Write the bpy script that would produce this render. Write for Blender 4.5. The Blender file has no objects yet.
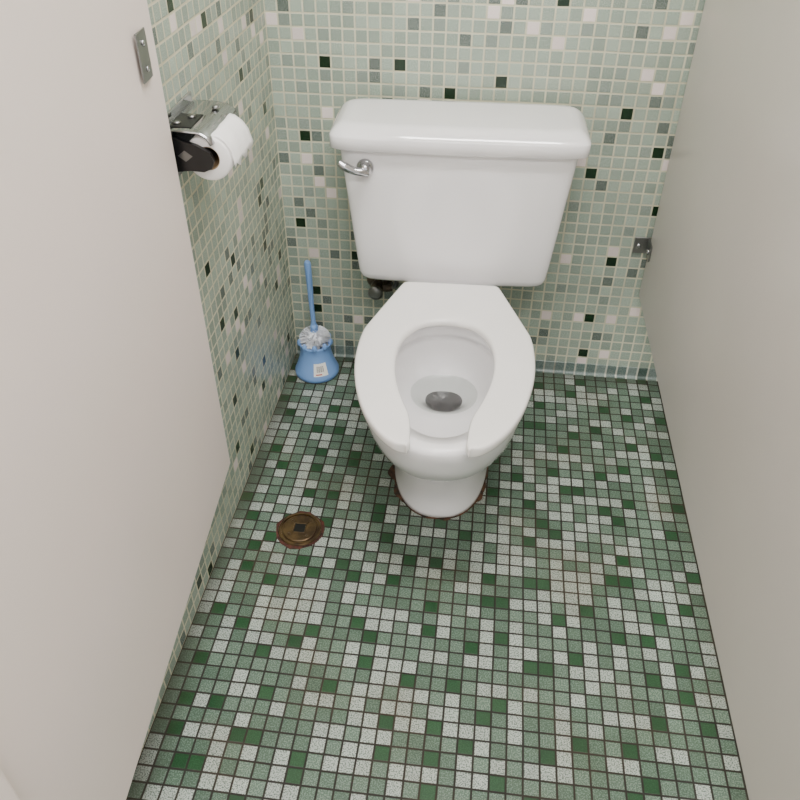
import bpy, bmesh, math, random
from mathutils import Vector, Matrix, noise
random.seed(4)
scene = bpy.context.scene
PITCH = 0.0283

# ------------------------------------------------------------------ nodes
def new_mat(name):
    m = bpy.data.materials.new(name); m.use_nodes = True
    nt = m.node_tree
    for n in list(nt.nodes): nt.nodes.remove(n)
    out = nt.nodes.new('ShaderNodeOutputMaterial')
    b = nt.nodes.new('ShaderNodeBsdfPrincipled')
    nt.links.new(b.outputs[0], out.inputs[0])
    return m, nt, b
def math_n(nt, op, a, b=None, c=None):
    n = nt.nodes.new('ShaderNodeMath'); n.operation = op
    for i, v in enumerate((a, b, c)):
        if v is None: continue
        if isinstance(v, (int, float)): n.inputs[i].default_value = v
        else: nt.links.new(v, n.inputs[i])
    return n.outputs[0]
def mix_c(nt, f, a, b, blend='MIX'):
    n = nt.nodes.new('ShaderNodeMix'); n.data_type = 'RGBA'; n.blend_type = blend
    for s, v in ((n.inputs[0], f), (n.inputs[6], a), (n.inputs[7], b)):
        if isinstance(v, (int, float)): s.default_value = v
        elif isinstance(v, tuple): s.default_value = (*v, 1)
        else: nt.links.new(v, s)
    return n.outputs[2]
def simple(name, col, rough=0.5, metal=0.0, coat=0.0, var=0.05, vscale=12, bump=0.0, bscale=60, col2=None):
    m, nt, b = new_mat(name)
    tc = nt.nodes.new('ShaderNodeTexCoord')
    nz = nt.nodes.new('ShaderNodeTexNoise'); nz.inputs['Scale'].default_value = vscale; nz.inputs['Detail'].default_value = 4
    nt.links.new(tc.outputs['Object'], nz.inputs['Vector'])
    c2 = col2 if col2 else tuple(max(0, c * (1 - var)) for c in col)
    rp = nt.nodes.new('ShaderNodeMapRange'); rp.inputs[1].default_value = .35; rp.inputs[2].default_value = .65
    nt.links.new(nz.outputs[0], rp.inputs[0])
    nt.links.new(mix_c(nt, rp.outputs[0], col, c2), b.inputs['Base Color'])
    b.inputs['Roughness'].default_value = rough
    b.inputs['Metallic'].default_value = metal
    b.inputs['Coat Weight'].default_value = coat
    b.inputs['Coat Roughness'].default_value = 0.03
    if bump:
        n2 = nt.nodes.new('ShaderNodeTexNoise'); n2.inputs['Scale'].default_value = bscale
        nt.links.new(tc.outputs['Object'], n2.inputs['Vector'])
        bp = nt.nodes.new('ShaderNodeBump'); bp.inputs['Strength'].default_value = bump; bp.inputs['Distance'].default_value = .002
        nt.links.new(n2.outputs[0], bp.inputs['Height']); nt.links.new(bp.outputs[0], b.inputs['Normal'])
    return m

def tile_mat(name, ax_u, ax_v, palette, grout, grout_w, seed, pitch=PITCH, rough=.3, stain=None, off=(0, 0), single_row=False, speck=.35, wob=.002, dark=None, blk=3, bprob=1.0, edge_grime=False):
    """palette: (cumulative_pos, colour, speckle); dark: (colour, speckle) placed once per blk x blk sheet cell"""
    m, nt, b = new_mat(name)
    L = nt.links
    g = nt.nodes.new('ShaderNodeNewGeometry')
    nz = nt.nodes.new('ShaderNodeTexNoise'); nz.inputs['Scale'].default_value = 5.0; nz.inputs['Detail'].default_value = 1
    L.new(g.outputs['Position'], nz.inputs['Vector'])
    sub = nt.nodes.new('ShaderNodeVectorMath'); sub.operation = 'SUBTRACT'; sub.inputs[1].default_value = (.5, .5, .5)
    L.new(nz.outputs['Color'], sub.inputs[0])
    sc = nt.nodes.new('ShaderNodeVectorMath'); sc.operation = 'SCALE'; sc.inputs['Scale'].default_value = wob * 2
    L.new(sub.outputs[0], sc.inputs[0])
    ad = nt.nodes.new('ShaderNodeVectorMath'); ad.operation = 'ADD'
    L.new(g.outputs['Position'], ad.inputs[0]); L.new(sc.outputs[0], ad.inputs[1])
    sp = nt.nodes.new('ShaderNodeSeparateXYZ'); L.new(ad.outputs[0], sp.inputs[0])
    u = math_n(nt, 'DIVIDE', math_n(nt, 'ADD', sp.outputs[ax_u], off[0]), pitch)
    v = math_n(nt, 'DIVIDE', math_n(nt, 'ADD', sp.outputs[ax_v], off[1]), pitch)
    fu, fv = math_n(nt, 'FLOOR', u), math_n(nt, 'FLOOR', v)
    ru, rv = math_n(nt, 'FRACT', u), math_n(nt, 'FRACT', v)
    eu = math_n(nt, 'MINIMUM', ru, math_n(nt, 'SUBTRACT', 1.0, ru))
    ev = math_n(nt, 'MINIMUM', rv, math_n(nt, 'SUBTRACT', 1.0, rv))
    e = eu if single_row else math_n(nt, 'MINIMUM', eu, ev)
    mr = nt.nodes.new('ShaderNodeMapRange'); mr.interpolation_type = 'SMOOTHSTEP'
    mr.inputs[1].default_value = grout_w; mr.inputs[2].default_value = grout_w + .04
    L.new(e, mr.inputs[0]); mask = mr.outputs[0]
    cb = nt.nodes.new('ShaderNodeCombineXYZ'); L.new(fu, cb.inputs[0])
    if not single_row: L.new(fv, cb.inputs[1])
    cb.inputs[2].default_value = seed
    wn = nt.nodes.new('ShaderNodeTexWhiteNoise'); wn.noise_dimensions = '3D'; L.new(cb.outputs[0], wn.inputs['Vector'])
    def ramp(idx):
        r = nt.nodes.new('ShaderNodeValToRGB'); r.color_ramp.interpolation = 'CONSTANT'
        els = r.color_ramp.elements
        els[0].position = 0; els[0].color = (*palette[0][idx], 1)
        els[1].position = palette[1][0]; els[1].color = (*palette[1][idx], 1)
        for p in palette[2:]:
            x = els.new(p[0]); x.color = (*p[idx], 1)
        L.new(wn.outputs['Value'], r.inputs[0]); return r.outputs[0]
    cA, cB = ramp(1), ramp(2)
    if dark:
        bu = math_n(nt, 'FLOOR', math_n(nt, 'DIVIDE', math_n(nt, 'ADD', fu, .5), blk))
        bv = math_n(nt, 'FLOOR', math_n(nt, 'DIVIDE', math_n(nt, 'ADD', fv, .5), blk))
        lu = math_n(nt, 'SUBTRACT', fu, math_n(nt, 'MULTIPLY', bu, blk))
        lv = math_n(nt, 'SUBTRACT', fv, math_n(nt, 'MULTIPLY', bv, blk))
        bc = nt.nodes.new('ShaderNodeCombineXYZ'); L.new(bu, bc.inputs[0]); L.new(bv, bc.inputs[1]); bc.inputs[2].default_value = seed + 31.7
        bw = nt.nodes.new('ShaderNodeTexWhiteNoise'); bw.noise_dimensions = '3D'; L.new(bc.outputs[0], bw.inputs['Vector'])
        bs = nt.nodes.new('ShaderNodeSeparateColor'); L.new(bw.outputs['Color'], bs.inputs[0])
        hu = math_n(nt, 'FLOOR', math_n(nt, 'MULTIPLY', bs.outputs[0], blk * .9999))
        hv = math_n(nt, 'FLOOR', math_n(nt, 'MULTIPLY', bs.outputs[1], blk * .9999))
        mu = math_n(nt, 'COMPARE', lu, hu, .2); mv = math_n(nt, 'COMPARE', lv, hv, .2)
        isd = math_n(nt, 'MULTIPLY', math_n(nt, 'MULTIPLY', mu, mv), math_n(nt, 'LESS_THAN', bs.outputs[2], bprob))
        cA = mix_c(nt, isd, cA, dark[0]); cB = mix_c(nt, isd, cB, dark[1])
    sn = nt.nodes.new('ShaderNodeTexNoise'); sn.inputs['Scale'].default_value = 420; sn.inputs['Detail'].default_value = 2
    L.new(g.outputs['Position'], sn.inputs['Vector'])
    sr = nt.nodes.new('ShaderNodeMapRange'); sr.inputs[1].default_value = .5; sr.inputs[2].default_value = .56
    L.new(sn.outputs[0], sr.inputs[0])
    col = mix_c(nt, math_n(nt, 'MULTIPLY', sr.outputs[0], min(1, speck * 2)), cA, cB)
    wn2 = nt.nodes.new('ShaderNodeTexWhiteNoise'); wn2.noise_dimensions = '3D'
    a2 = nt.nodes.new('ShaderNodeVectorMath'); a2.operation = 'ADD'; a2.inputs[1].default_value = (3.3, 7.1, 1.7)
    L.new(cb.outputs[0], a2.inputs[0]); L.new(a2.outputs[0], wn2.inputs['Vector'])
    br = nt.nodes.new('ShaderNodeMapRange'); br.inputs[3].default_value = .86; br.inputs[4].default_value = 1.1
    L.new(wn2.outputs['Value'], br.inputs[0])
    sv = nt.nodes.new('ShaderNodeVectorMath'); sv.operation = 'SCALE'; L.new(col, sv.inputs[0]); L.new(br.outputs[0], sv.inputs['Scale'])
    gn = nt.nodes.new('ShaderNodeTexNoise'); gn.inputs['Scale'].default_value = 5; gn.inputs['Detail'].default_value = 6
    L.new(g.outputs['Position'], gn.inputs['Vector'])
    gr = nt.nodes.new('ShaderNodeMapRange'); gr.inputs[1].default_value = .47; gr.inputs[2].default_value = .66
    L.new(gn.outputs[0], gr.inputs[0])
    gcol = mix_c(nt, gr.outputs[0], grout[0], grout[1])
    fin = mix_c(nt, mask, gcol, sv.outputs[0])
    if stain:
        fin = mix_c(nt, math_n(nt, 'MULTIPLY', gr.outputs[0], .38), fin, stain, 'MULTIPLY')
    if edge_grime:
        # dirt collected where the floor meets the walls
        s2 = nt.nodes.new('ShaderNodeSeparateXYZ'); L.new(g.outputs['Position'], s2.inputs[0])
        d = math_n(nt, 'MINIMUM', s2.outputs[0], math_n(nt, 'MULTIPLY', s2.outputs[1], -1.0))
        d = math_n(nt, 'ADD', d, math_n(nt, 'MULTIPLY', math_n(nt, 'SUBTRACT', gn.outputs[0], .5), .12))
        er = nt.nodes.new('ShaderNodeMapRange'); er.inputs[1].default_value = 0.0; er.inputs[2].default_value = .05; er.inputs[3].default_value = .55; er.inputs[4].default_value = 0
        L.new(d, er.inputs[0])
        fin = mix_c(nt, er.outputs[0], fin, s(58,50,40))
    L.new(fin, b.inputs['Base Color'])
    rr = math_n(nt, 'MULTIPLY_ADD', mask, rough - .8, .8)
    L.new(rr, b.inputs['Roughness'])
    bp = nt.nodes.new('ShaderNodeBump'); bp.inputs['Strength'].default_value = .6; bp.inputs['Distance'].default_value = .0012
    tiltn = math_n(nt, 'MULTIPLY_ADD', wn2.outputs['Value'], .25, mask)
    L.new(tiltn, bp.inputs['Height']); L.new(bp.outputs[0], b.inputs['Normal'])
    return m

def s(r, g, b):
    f = lambda c: ((c / 255 + .055) / 1.055) ** 2.4 if c > 10 else c / 3294
    return (f(r), f(g), f(b))

wall_pal = [
    (0.0,  s(152,166,152), s(176,188,176)),
    (0.44, s(142,157,144), s(168,180,168)),
    (0.80, s(126,139,129), s(158,168,160)),
    (0.895, s(88,99,93),    s(134,144,136)),
    (0.95, s(228,214,210), s(232,224,220)),
]
floor_pal = [
    (0.0,  s(70,91,76),    s(106,126,111)),
    (0.32, s(84,105,90),   s(122,140,126)),
    (0.60, s(174,182,175), s(98,113,103)),
]
M_wallback = tile_mat('mosaic_wall_back', 0, 2, wall_pal, (s(204,201,176), s(186,182,156)), .05, 2.0, rough=.22, dark=(s(8,38,16), s(14,48,22)), blk=6, bprob=.9)
M_wallleft = tile_mat('mosaic_wall_left', 1, 2, wall_pal, (s(202,197,170), s(178,174,146)), .05, 5.0, rough=.22, dark=(s(8,38,16), s(14,48,22)), blk=6)
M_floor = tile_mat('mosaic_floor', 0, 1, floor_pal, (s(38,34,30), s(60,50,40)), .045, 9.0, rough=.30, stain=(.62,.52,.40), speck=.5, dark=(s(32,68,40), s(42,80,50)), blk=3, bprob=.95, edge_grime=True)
cove_pal = [(0.0, s(112,128,124), s(140,154,148)), (0.5, s(94,112,108), s(128,142,136)), (0.88, s(60,78,72), s(88,104,98))]
M_cove_b = tile_mat('cove_tile_back', 0, 2, cove_pal, (s(190,190,176), s(70,66,56)), .06, 3.0, single_row=True)

M_porc = simple('white_porcelain', s(240,238,239), .06, coat=.5, var=.015)
M_seat = simple('seat_plastic', s(244,241,238), .14, coat=.4, var=.02)
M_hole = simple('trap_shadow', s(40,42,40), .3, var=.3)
M_chrome = simple('chrome', s(190,190,193), .10, metal=1, var=.08)
M_steel = simple('dull_steel', s(146,146,144), .32, metal=1, var=.2)
M_black = simple('black_plastic', s(12,12,14), .3, var=.2)
M_paper = simple('tissue_paper', s(242,240,238), .9, var=.04, bump=.3, bscale=200)
M_card = simple('cardboard', s(150,125,95), .9)
M_panelL = simple('painted_panel_light', s(232,219,212), .42, var=.04, vscale=2.2, bump=.08, bscale=4)
M_panelR = simple('painted_panel_grey', s(208,203,197), .26, var=.06, vscale=2.0, bump=.08, bscale=4)
M_blue = simple('blue_plastic', s(122,162,220), .35, var=.08)
M_bristle = simple('white_bristle', s(240,242,246), .8, var=.08, vscale=200)
M_label = simple('label_paper', s(240,238,230), .7, var=.02)
M_ink = simple('label_ink', s(20,20,22), .7)
M_red = simple('label_red', s(190,60,60), .7)
M_brass = simple('aged_brass', s(108,88,58), .38, metal=.7, var=.5, vscale=40, bump=.4, bscale=120, col2=s(72,58,42))
M_pipe = simple('tarnished_pipe', s(112,98,80), .4, metal=.7, var=.4, vscale=50, col2=s(60,52,44))
M_rust = simple('rusty_grout', s(90,48,36), .9, vscale=60, bump=.8, bscale=150, col2=s(40,26,22))
M_caulk = simple('old_caulk', s(96,62,42), .8, vscale=45, bump=.8, bscale=150, col2=s(40,32,26))
M_ceil = simple('ceiling_paint', s(228,226,220), .8, var=.03)
M_room = simple('room_paint', s(215,212,204), .7, var=.04)

def water_mat():
    m = bpy.data.materials.new('water'); m.use_nodes = True; nt = m.node_tree
    for n in list(nt.nodes): nt.nodes.remove(n)
    out = nt.nodes.new('ShaderNodeOutputMaterial'); mx = nt.nodes.new('ShaderNodeMixShader')
    tr = nt.nodes.new('ShaderNodeBsdfTransparent'); tr.inputs[0].default_value = (.86,.89,.87,1)
    gl = nt.nodes.new('ShaderNodeBsdfGlossy'); gl.inputs['Roughness'].default_value = .02
    mx.inputs[0].default_value = .20
    nt.links.new(tr.outputs[0], mx.inputs[1]); nt.links.new(gl.outputs[0], mx.inputs[2]); nt.links.new(mx.outputs[0], out.inputs[0])
    return m
M_water = water_mat()

# ------------------------------------------------------------------ mesh helpers
def mk(name, verts, faces, mat, smooth=True, parent=None, mats=None, fidx=None):
    me = bpy.data.meshes.new(name); me.from_pydata([tuple(v) for v in verts], [], faces); me.update()
    ob = bpy.data.objects.new(name, me); scene.collection.objects.link(ob)
    for mm in (mats or [mat]): me.materials.append(mm)
    if fidx:
        for p, i in zip(me.polygons, fidx): p.material_index = i
    bm = bmesh.new(); bm.from_mesh(me); bmesh.ops.recalc_face_normals(bm, faces=bm.faces); bm.to_mesh(me); bm.free()
    for p in me.polygons: p.use_smooth = smooth
    if parent: ob.parent = parent
    return ob
def loft(name, rings, mat, cap0=True, cap1=True, parent=None, smooth=True, mats=None, matfn=None, closed=True):
    n = len(rings[0]); V = [p for r in rings for p in r]; F = []; idx = []
    for i in range(len(rings) - 1):
        for j in range(n if closed else n - 1):
            k = (j + 1) % n
            F.append((i*n+j, i*n+k, (i+1)*n+k, (i+1)*n+j)); idx.append(matfn(i) if matfn else 0)
    if cap0: F.append(tuple(range(n))); idx.append(matfn(0) if matfn else 0)
    if cap1: F.append(tuple(range((len(rings)-1)*n, len(rings)*n))); idx.append(matfn(len(rings)-1) if matfn else 0)
    return mk(name, V, F, mat, smooth, parent, mats, idx)
def empty(name, loc=(0,0,0), rz=0):
    e = bpy.data.objects.new(name, None); scene.collection.objects.link(e); e.location = loc; e.rotation_euler = (0,0,rz); e.empty_display_size = .05
    return e
def box(name, lo, hi, mat, bevel=0, parent=None, seg=3):
    x0,y0,z0 = lo; x1,y1,z1 = hi
    V = [(x0,y0,z0),(x1,y0,z0),(x1,y1,z0),(x0,y1,z0),(x0,y0,z1),(x1,y0,z1),(x1,y1,z1),(x0,y1,z1)]
    F = [(0,3,2,1),(4,5,6,7),(0,1,5,4),(1,2,6,5),(2,3,7,6),(3,0,4,7)]
    o = mk(name, V, F, mat, False, parent)
    if bevel:
        md = o.modifiers.new('bevel','BEVEL'); md.width = bevel; md.segments = seg; md.limit_method = 'ANGLE'
    return o
def frame(d):
    d = Vector(d).normalized(); a = Vector((0,0,1)) if abs(d.z) < .9 else Vector((1,0,0))
    x = d.cross(a).normalized(); y = d.cross(x).normalized(); return d, x, y
def lathe(name, origin, axis, prof, mat, n=40, parent=None, cap0=True, cap1=True, smooth=True, mats=None, matfn=None):
    d, x, y = frame(axis); o = Vector(origin); R = []
    for t, r in prof:
        R.append([o + d*t + (x*math.cos(2*math.pi*j/n) + y*math.sin(2*math.pi*j/n))*r for j in range(n)])
    return loft(name, R, mat, cap0, cap1, parent, smooth, mats, matfn)
def tube(name, pts, rad, mat, n=14, parent=None):
    pts = [Vector(p) for p in pts]; R = []
    P = [pts[0]] + pts + [pts[-1]]; rr = rad if isinstance(rad, list) else [rad]*len(pts); out = []; ro = []
    for i in range(len(pts)-1):
        for k in range(6):
            t = k/6; a,b,c,d = P[i],P[i+1],P[i+2],P[i+3]
            out.append(.5*((2*b)+(-a+c)*t+(2*a-5*b+4*c-d)*t*t+(-a+3*b-3*c+d)*t**3)); ro.append(rr[i]*(1-t)+rr[i+1]*t)
    out.append(pts[-1]); ro.append(rr[-1])
    x = None
    for i, p in enumerate(out):
        d = (out[min(i+1,len(out)-1)] - out[max(i-1,0)]).normalized()
        if x is None: _, x, y = frame(d)
        x = (x - d*x.dot(d)).normalized(); y = d.cross(x)
        R.append([p + (x*math.cos(2*math.pi*j/n)+y*math.sin(2*math.pi*j/n))*ro[i] for j in range(n)])
    return loft(name, R, mat, parent=parent)

# ------------------------------------------------------------------ room
box('floor', (-.12,-3.2,-.1), (2.0,.12,0), M_floor)
box('wall_back', (-.12,0,0), (2.0,.12,2.6), M_wallback)
box('wall_left', (-.12,-3.2,0), (0,0,2.6), M_wallleft)
box('wall_right', (2.0,-3.2,0), (2.12,.12,2.6), M_room)
box('ceiling', (-.12,-3.2,2.6), (2.12,.12,2.7), M_ceil)

def cove(name, a0, a1, mat):
    n = 8; r = .010; R = []
    prof = [(r*(1-math.sin(t*math.pi/2/n)), r*(1-math.cos(t*math.pi/2/n)) + .0006) for t in range(0, n)] + [(0.0012, r), (.0012, .034), (0.0, .035)]
    for a in (a0, a1):
        R.append([(a, -d, z) for d, z in prof + [(0, 0)]])
    return loft(name, R, mat, smooth=False)
cove('baseboard_back', 0.0, 2.0, M_cove_b)

# ------------------------------------------------------------------ toilet
T = empty('toilet', (.439, 0, 0), math.radians(1.75))
def egg(z, sb, sf, w, n=72, yc=None, pf=2.0, pb=2.6):
    c = yc if yc is not None else sb + (sf - sb) * .45
    r = []
    for j in range(n):
        a = 2*math.pi*j/n; ca, sa = math.cos(a), math.sin(a)
        p = pf if sa > 0 else pb
        k = (abs(ca)**p + abs(sa)**p) ** (-1/p)
        L = (sf - c) if sa > 0 else (c - sb)
        r.append((w*ca*k, -(c + L*sa*k), z))
    return r
def rrect(z, sb, sf, w, p=9, n=128, bulge=.0):
    r = []
    c = (sb+sf)/2; h = (sf-sb)/2
    for j in range(n):
        a = 2*math.pi*j/n
        ca, sa = math.cos(a), math.sin(a)
        x = math.copysign(abs(ca)**(2/p), ca); y = math.copysign(abs(sa)**(2/p), sa)
        yy = h*y
        if y > 0: yy += bulge*(1-x*x)*y
        r.append((w*x, -(c+yy), z))
    return r
outer = [(0,.20,.594,.113),(.012,.20,.594,.113),(.020,.20,.592,.111),(.05,.2,.588,.1085),(.09,.2,.586,.108),(.13,.2,.592,.111),(.17,.2,.620,.120),
         (.21,.2,.677,.138),(.25,.205,.730,.155),(.29,.22,.767,.166),(.33,.24,.788,.171),(.36,.255,.797,.173),(.380,.26,.801,.173),(.388,.262,.798,.171),(.392,.266,.792,.165)]
inner = [(.392,.405,.762,.112),(.388,.402,.766,.114),(.378,.40,.767,.115),(.362,.396,.768,.117),(.358,.385,.765,.120),(.34,.385,.75,.116),(.315,.388,.70,.106),(.29,.39,.63,.094),(.27,.395,.575,.082),
         (.255,.40,.53,.070),(.24,.405,.505,.056),(.225,.415,.490,.041),(.212,.428,.484,.028),(.20,.435,.481,.023),(.12,.44,.478,.021)]
rings = [egg(z,sb,sf,w,pf=2.35 if z<.2 else 2.15,pb=3.2 if z < .24 else 2.0) for z,sb,sf,w in outer] + [egg(z,sb,sf,w,pf=2.0,pb=2.3) for z,sb,sf,w in inner]
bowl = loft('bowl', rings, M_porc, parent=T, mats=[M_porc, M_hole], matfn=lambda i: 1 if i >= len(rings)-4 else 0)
# rippled water surface
V=[];F=[];NR=34;NA=96
for i in range(NR+1):
    f=i/NR
    for j in range(NA):
        a=2*math.pi*j/NA; x=.0735*f*math.cos(a); y=-(.466+.0715*f*math.sin(a))
        amp=.0011*(1-f**4)
        z=.2587+amp*(noise.noise(Vector((x*95,y*95,1.3)))+.6*noise.noise(Vector((x*210,y*210,7.7))))
        V.append((x,y,z))
for i in range(NR):
    for j in range(NA):
        k=(j+1)%NA; F.append((i*NA+j,i*NA+k,(i+1)*NA+k,(i+1)*NA+j))
mk('water',V,F,M_water,True,T)
loft('deck', [rrect(z,sb,sf,w,p=4) for z,sb,sf,w in [(.25,.10,.33,.080),(.30,.07,.35,.09),(.345,.055,.36,.10),(.372,.05,.36,.104),(.380,.052,.358,.102),(.3815,.06,.35,.096)]], M_porc, parent=T)
tk = [(.3825,.075,.19,.184),(.3835,.062,.205,.198),(.387,.054,.213,.207),(.394,.05,.218,.213),(.405,.047,.220,.217),(.44,.046,.222,.221),(.5,.045,.2245,.2275),(.6,.045,.229,.238),(.70,.045,.234,.249),(.705,.045,.234,.249)]
loft('tank', [rrect(z,sb,sf,w,p=12,bulge=.005) for z,sb,sf,w in tk], M_porc, parent=T)
ld = [(.7035,.045,.236,.252),(.7045,.036,.245,.264),(.707,.034,.2485,.2685),(.730,.034,.2485,.2685),(.7335,.0345,.247,.267),(.744,.045,.234,.257),(.749,.052,.225,.249),(.7515,.058,.217,.243),(.752,.07,.205,.23)]
loft('tank_lid', [rrect(z,sb,sf,w,p=11,bulge=.005) for z,sb,sf,w in ld], M_porc, parent=T)
# open-front seat: straight diagonals at the rear corners
outl = [(.262,0),(.262,.05),(.262,.097),(.2655,.105),(.269,.108),(.33,.1285),(.40,.152),(.448,.168),(.462,.1725),(.50,.177),(.56,.178),(.62,.172),(.69,.155),(.74,.135),(.780,.110),(.803,.088),(.814,.071),(.813,.057)]
inl  = [(.415,0),(.418,.020),(.423,.038),(.429,.050),(.438,.061),(.455,.075),(.478,.0855),(.50,.0915),(.523,.095),(.55,.0965),(.58,.0955),(.62,.0905),(.66,.080),(.69,.070),(.712,.061),(.735,.054),(.765,.0505),(.795,.0495)]
pairs = [((-o[1],-o[0]),(-i[1],-i[0])) for o,i in reversed(list(zip(outl,inl)))] + [((o[1],-o[0]),(i[1],-i[0])) for o,i in list(zip(outl,inl))[1:]]
zb, zt = .3935, .4185
prof = [(0,.5),(0,.82),(.035,.96),(.10,1.0),(.3,1.03),(.7,1.0),(.9,.97),(.965,.9),(1,.7),(1,.35),(.97,.1),(.9,0),(.1,0),(.02,.12)]
R = []
for O, I in pairs:
    O, I = Vector(O), Vector(I)
    R.append([Vector((*(O.lerp(I, a)), zb + (zt-zb)*h)) for a, h in prof])
def tip(ring, dirv):
    c = sum(ring, Vector())/len(ring); out=[]
    for f, k in ((.004,.93),(.007,.75),(.008,.4)):
        out.append([c + (p-c)*k + Vector(dirv)*f for p in ring])
    return out
t0 = tip(R[0], (.35,-1,0)); t1 = tip(R[-1], (-.35,-1,0))
R = list(reversed(t0)) + R + t1
seat = loft('seat', R, M_seat, parent=T)
md = seat.modifiers.new('sub','SUBSURF'); md.levels = 2; md.render_levels = 2
for sx in (-.07,.07):
    lathe('hinge_post', (sx-.018,-.252,.395), (1,0,0), [(0,.006),(.002,.009),(.034,.009),(.036,.006)], M_seat, 20, T)
    lathe('bumper', (sx*1.9,-.55,.388), (0,0,1), [(0,.008),(.0065,.008)], M_label, 16, T)
hx, hz = -.192, .668
lathe('lever_escutcheon', (hx,-.2355,hz), (0,-1,0), [(0,.018),(.004,.0185),(.008,.016),(.011,.012),(.020,.011),(.022,.008)], M_chrome, 32, T)
tube('flush_lever', [(hx+.008,-.252,hz-.008),(hx-.005,-.256,hz-.003),(hx-.022,-.260,hz+.001),(hx-.040,-.262,hz+.010),(hx-.052,-.262,hz+.018)], [.007,.009,.0085,.009,.007], M_chrome, parent=T)
for sx in (-1, 1):
    lathe('bolt_cap', (sx*.100,-.33,0), (0,0,1), [(0,.018),(.010,.017),(.018,.012),(.021,.004)], M_porc, 24, T)
ring_o, ring_i = [], []
base = egg(0,.20,.594,.113,n=144,pf=2.35,pb=3.2)
for x,y,z in base:
    d = Vector((x,y+.40,0)).normalized(); k = .0025 + .014*max(0, noise.noise(Vector((x*34+5,y*34,3)))+.05 + (.4 if x < -.08 else 0) + (.15 if x > .08 else 0))
    ring_o.append((x+d.x*k, y+d.y*k, .0008)); ring_i.append((x-d.x*.002, y-d.y*.002, .004))
loft('base_caulk', [ring_o, ring_i], M_caulk, False, False, T)

# supply line
S = empty('water_supply_valve', (.245, 0, .262))
lathe('escutcheon', (0,0,0), (0,-1,0), [(0,.034),(.003,.034),(.009,.023),(.011,.012)], M_pipe, 28, S)
lathe('stub_pipe', (0,-.008,0), (0,-1,0), [(0,.012),(.03,.012),(.03,.017),(.058,.017),(.060,.012)], M_pipe, 20, S)
lathe('valve_handle', (0,-.064,0), (0,-1,0), [(0,.006),(.006,.006),(.006,.019),(.014,.020),(.017,.014)], M_steel, 12, S)
tube('side_outlet', [(.010,-.046,0),(.025,-.046,0),(.040,-.047,.002)], [.010,.011,.009], M_pipe, parent=S)
tube('supply_hose', [(.036,-.047,.002),(.050,-.050,.012),(.052,-.058,.04),(.045,-.07,.08),(.038,-.08,.119)], .006, M_steel, parent=S)
lathe('coupling_nut', (.038,-.08,.098), (0,0,1), [(0,.010),(.018,.014),(.020,.010)], M_black, 8, S)

# ------------------------------------------------------------------ toilet brush
B = empty('toilet_brush', (.078,-.085,0))
lathe('holder', (0,0,0.0005), (0,0,1), [(0,.054),(.004,.060),(.014,.061),(.022,.057),(.05,.047),(.075,.042),(.095,.042),(.103,.045),(.103,.041),(.085,.037),(.03,.036),(.028,.002)], M_blue, 40, B, cap1=True)
for i in range(9):
    a = 2*math.pi*i/9
    lathe('rim_lobe', (.042*math.cos(a), .042*math.sin(a), .094), (0,0,1), [(0,.002),(.006,.0065),(.014,.007),(.020,.004),(.022,.001)], M_blue, 12, B)
V=[];F=[]
for i in range(760):
    th = random.uniform(0,2*math.pi); ph = math.acos(random.uniform(-.5,1)); d = Vector((math.sin(ph)*math.cos(th), math.sin(ph)*math.sin(th), math.cos(ph)))
    c0 = Vector((0,0,.112)); p = c0 + Vector((d.x*.043,d.y*.043,d.z*.034)); q = c0 + d*.008; sd = d.cross(Vector((random.random(),random.random(),.3))).normalized()*.0015
    k = len(V); V += [q-sd,q+sd,p+sd*1.3,p-sd*1.3]; F.append((k,k+1,k+2,k+3))
mk('bristles', V, F, M_bristle, False, B)
lathe('bristle_core', (0,0,.088), (0,0,1), [(0,.008),(.012,.028),(.03,.031),(.045,.020),(.052,.006)], M_bristle, 20, B)
tube('handle', [(0,0,.135),(-.001,.001,.17),(-.003,.003,.22),(-.004,.004,.28),(-.006,.006,.335),(-.006,.006,.345)], [.012,.006,.0065,.008,.009,.004], M_blue, parent=B)
lathe('collar', (0,0,.140), (0,0,1), [(0,.004),(.004,.010),(.009,.011),(.016,.009),(.02,.005)], M_blue, 24, B)
def curved(name, r0fn, a0, a1, z0, z1, off, mat):
    n=10; Rr=[]
    for z in (z0,z1):
        r=r0fn(z)+off
        Rr.append([(r*math.cos(a0+(a1-a0)*j/n), r*math.sin(a0+(a1-a0)*j/n), z) for j in range(n+1)])
    return loft(name, Rr, mat, False, False, B, closed=False)
rf = lambda z: .057 - (z-.022)/.028*.010
ca = math.radians(-66)
curved('label', rf, ca-.36, ca+.36, .024, .062, .0014, M_label)
for k in range(10):
    a = ca-.2+k*.038
    curved('barcode_bar', rf, a, a+(.012 if k%3 else .022), .036, .052, .0022, M_ink)
curved('label_stripe', rf, ca-.26, ca+.05, .028, .031, .0022, M_red)

# ------------------------------------------------------------------ paper dispenser
D = empty('toilet_paper_dispenser', (0,0,0))
box('back_plate', (0.0005,-.672,.79), (.005,-.505,.895), M_chrome, .002, D)
hp = [(0.005,.880),(.02,.8835),(.045,.8835),(.070,.881),(.082,.874),(.087,.864)]
R=[]
for k,y in enumerate((-.66,-.655,-.60,-.520,-.515)):
    q = 1 if k not in (0,4) else .96
    ring=[(x*q,y,z) for x,z in hp]+[((x-.002)*q,y,z-.002) for x,z in reversed(hp)]
    R.append(ring)
loft('hood', R, M_chrome, parent=D)
box('hood_black_plate', (.012,-.645,.8832),(.050,-.585,.8846), M_black, .0006, D)  # thin black plate lying flat on top of the chrome hood
for y,x in ((-.63,.022),(-.60,.036),(-.55,.06)):
    lathe('hood_screw', (x,y,.884), (0,0,1), [(0,.0065),(.003,.0065),(.0045,.003)], M_steel, 16, D)
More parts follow.
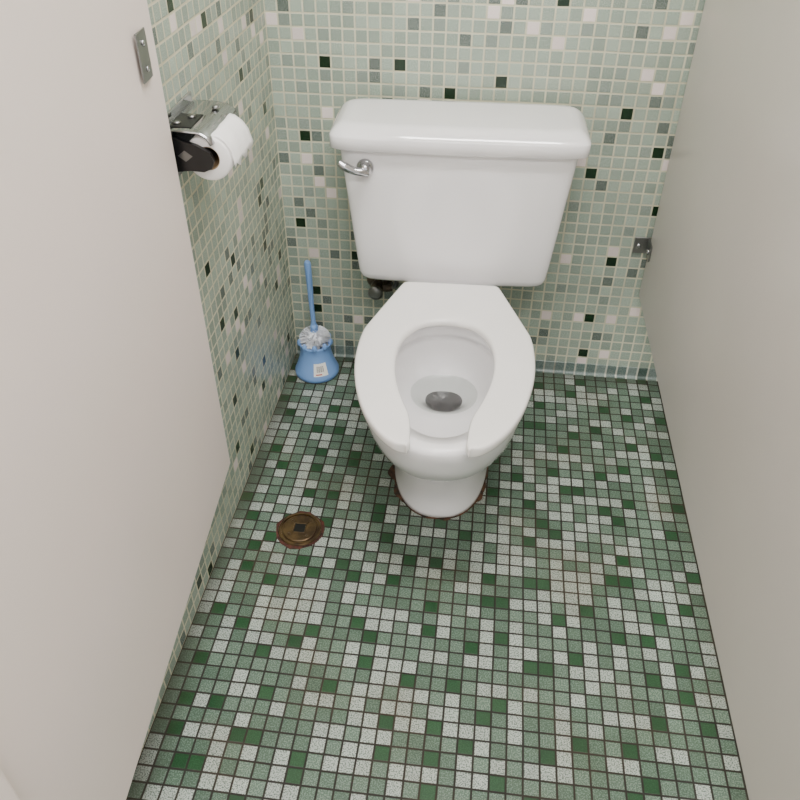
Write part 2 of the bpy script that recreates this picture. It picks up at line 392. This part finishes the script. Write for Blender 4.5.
def arm(name, y0, y1):
    pr=[(.004,.876),(.03,.871),(.060,.862),(.080,.851),(.085,.838),(.080,.826),(.067,.820),(.045,.821),(.02,.818),(.004,.812)]
    return loft(name, [[(x,y0,z) for x,z in pr],[(x,y1,z) for x,z in pr]], M_black, parent=D, smooth=False)
arm('near_arm',-.662,-.654); arm('far_arm',-.540,-.534)
lathe('spindle', (.066,-.655,.840), (0,1,0), [(0,.012),(.118,.012)], M_black, 20, D)
mk('arm_mark', [(.028,-.6625,.845),(.040,-.6625,.854),(.052,-.6625,.845),(.040,-.6625,.836)], [(0,1,2,3)], M_steel, False, D)
Rl = empty('toilet_paper_roll', (.072,-.650,.838))
lathe('roll_body', (0,0,0), (0,1,0), [(0,.019),(0,.034),(.002,.037),(.104,.037),(.106,.034),(.106,.019)], M_paper, 48, Rl, cap0=False, cap1=False)
lathe('core_tube', (0,0.001,0), (0,1,0), [(0,.0192),(.104,.0192),(.104,.0175),(0,.0175),(0,.0192)], M_card, 32, Rl, cap0=False, cap1=False)
R=[]
for k,(x,z) in enumerate([(.004,.0378),(.018,.0345),(.030,.026),(.038,.013),(.042,-.004),(.043,-.014)]):
    R.append([(x+.0008*math.sin(j*1.3+k), .002+.102*j/12, z + (0 if k<5 else .006*math.sin(j*1.7))) for j in range(13)])
tl = loft('paper_tail', R, M_paper, False, False, Rl, closed=False)
tl.modifiers.new('sol','SOLIDIFY').thickness=.0006

# ------------------------------------------------------------------ stall partitions
def panel(name, p0, p1, z0, z1, th, mat, side, bev=.004):
    p0,p1=Vector((*p0,0)),Vector((*p1,0)); d=(p1-p0).normalized(); nn=Vector((-d.y,d.x,0))*side
    V=[]
    for z in (z0,z1):
        for p in (p0,p1,p1+nn*th,p0+nn*th): V.append((p.x,p.y,z))
    F=[(0,3,2,1),(4,5,6,7),(0,1,5,4),(1,2,6,5),(2,3,7,6),(3,0,4,7)]
    o=mk(name,V,F,mat,False)
    md=o.modifiers.new('bevel','BEVEL'); md.width=bev; md.segments=3
    return o
LD = empty('stall_door')
o=panel('door_leaf',(.030,-.675),(.094,-1.50),.197,1.85,.022,M_panelL,-1); o.parent=LD
o=panel('strike_plate',(.0380,-.727),(.0410,-.765),.985,1.048,.003,M_steel,1,.001); o.parent=LD
for z in (1.0,1.033):
    lathe('plate_screw',(.0425,-.746,z),(1,.078,0),[(0,.0045),(.002,.0045),(.003,.002)],M_chrome,14,LD)
box('hinge_pilaster',(.085,-1.80,0.0),(.115,-1.506,1.9),M_panelL,.003,LD)
P = empty('stall_partition')
box('partition_leaf',(.916,-1.95,.272),(.941,-.014,1.85),M_panelR,.003,P)
box('partition_post',(.905,-2.10,0),(.952,-1.95,1.9),M_panelR,.003,P)
box('wall_flange',(.880,-.0045,.385),(.955,-.0005,.427),M_steel,.001,P)
box('near_tab',(.9125,-.05,.385),(.916,-.004,.427),M_steel,.001,P)
lathe('tab_bolt',(.9125,-.035,.405),(-1,0,0),[(0,.008),(.004,.008),(.007,.004)],M_chrome,6,P)
lathe('flange_bolt',(.892,-.0045,.405),(0,-1,0),[(0,.006),(.003,.006),(.004,.002)],M_chrome,12,P)

# ------------------------------------------------------------------ floor cleanout
C = empty('floor_cleanout_cap', (.159,-.667,0))
R=[]
for rr,z in ((.055,.0006),(.048,.0016)):
    R.append([((rr+(.003*math.sin(j*2.1) if rr>.05 else 0))*math.cos(2*math.pi*j/16+.2),(rr+(.003*math.cos(j*1.7) if rr>.05 else 0))*math.sin(2*math.pi*j/16+.2),z) for j in range(16)])
loft('broken_grout', R, M_rust, False, True, C, smooth=False)
lathe('rim_ring',(0,0,0),(0,0,1),[(0,.048),(.004,.048),(.006,.0465),(.006,.042),(.0035,.0415),(.0035,.0385),(.0065,.038),(.0075,.036),(.0075,.016),(.0075,.0145)],M_brass,48,C,smooth=False)
box('square_recess',(-.012,-.012,.0072),(.012,.012,.0078),M_black,0,C)
sq=[(-.013,-.013),(.013,-.013),(.013,.013),(-.013,.013)]
for i in range(4):
    a,b2=Vector((*sq[i],.0075)),Vector((*sq[(i+1)%4],.0075))
    tube('recess_lip',[a,b2],.0014,M_brass,6,C)
for i in range(4):
    a=math.pi/4+i*math.pi/2
    lathe('cap_stud',(.028*math.cos(a),.028*math.sin(a),.0072),(0,0,1),[(0,.003),(.0015,.0028),(.002,.001)],M_brass,10,C)

# ------------------------------------------------------------------ lights
def lamp(name, x0,y0,x1,y1, strength):
    E = empty(name)
    box('housing',(x0-.03,y0-.03,2.55),(x1+.03,y1+.03,2.6),M_ceil,.004,E)
    m,nt,b=new_mat('diffuser'); b.inputs['Base Color'].default_value=(.9,.9,.9,1)
    b.inputs['Emission Color'].default_value=(1,.972,.950,1); b.inputs['Emission Strength'].default_value=strength
    box('diffuser',(x0,y0,2.535),(x1,y1,2.552),m,0,E)
lamp('ceiling_light', .15,-1.15,1.35,-.85, 44)
lamp('ceiling_light', .15,-2.6,1.35,-2.3, 40)

w = bpy.data.worlds.new('world'); scene.world = w; w.use_nodes = True
w.node_tree.nodes['Background'].inputs[0].default_value=(1,.975,.97,1)
w.node_tree.nodes['Background'].inputs[1].default_value=1.7

# ------------------------------------------------------------------ camera
X=Vector((.9925,-.0799,.0925)); Y=Vector((.1221,.6224,-.7731)); Z=Vector((.0042,.7786,.6275))
Y.normalize(); X=(X-Y*X.dot(Y)).normalized(); Z=X.cross(Y)
mat=Matrix((X,Y,Z)).to_4x4(); mat.translation=Vector((.5175,-1.808,1.32))
cd=bpy.data.cameras.new('camera'); cam=bpy.data.objects.new('camera',cd); scene.collection.objects.link(cam)
cam.matrix_world=mat; cd.sensor_width=36; cd.lens=785/800*36; cd.clip_start=.02
scene.camera=cam
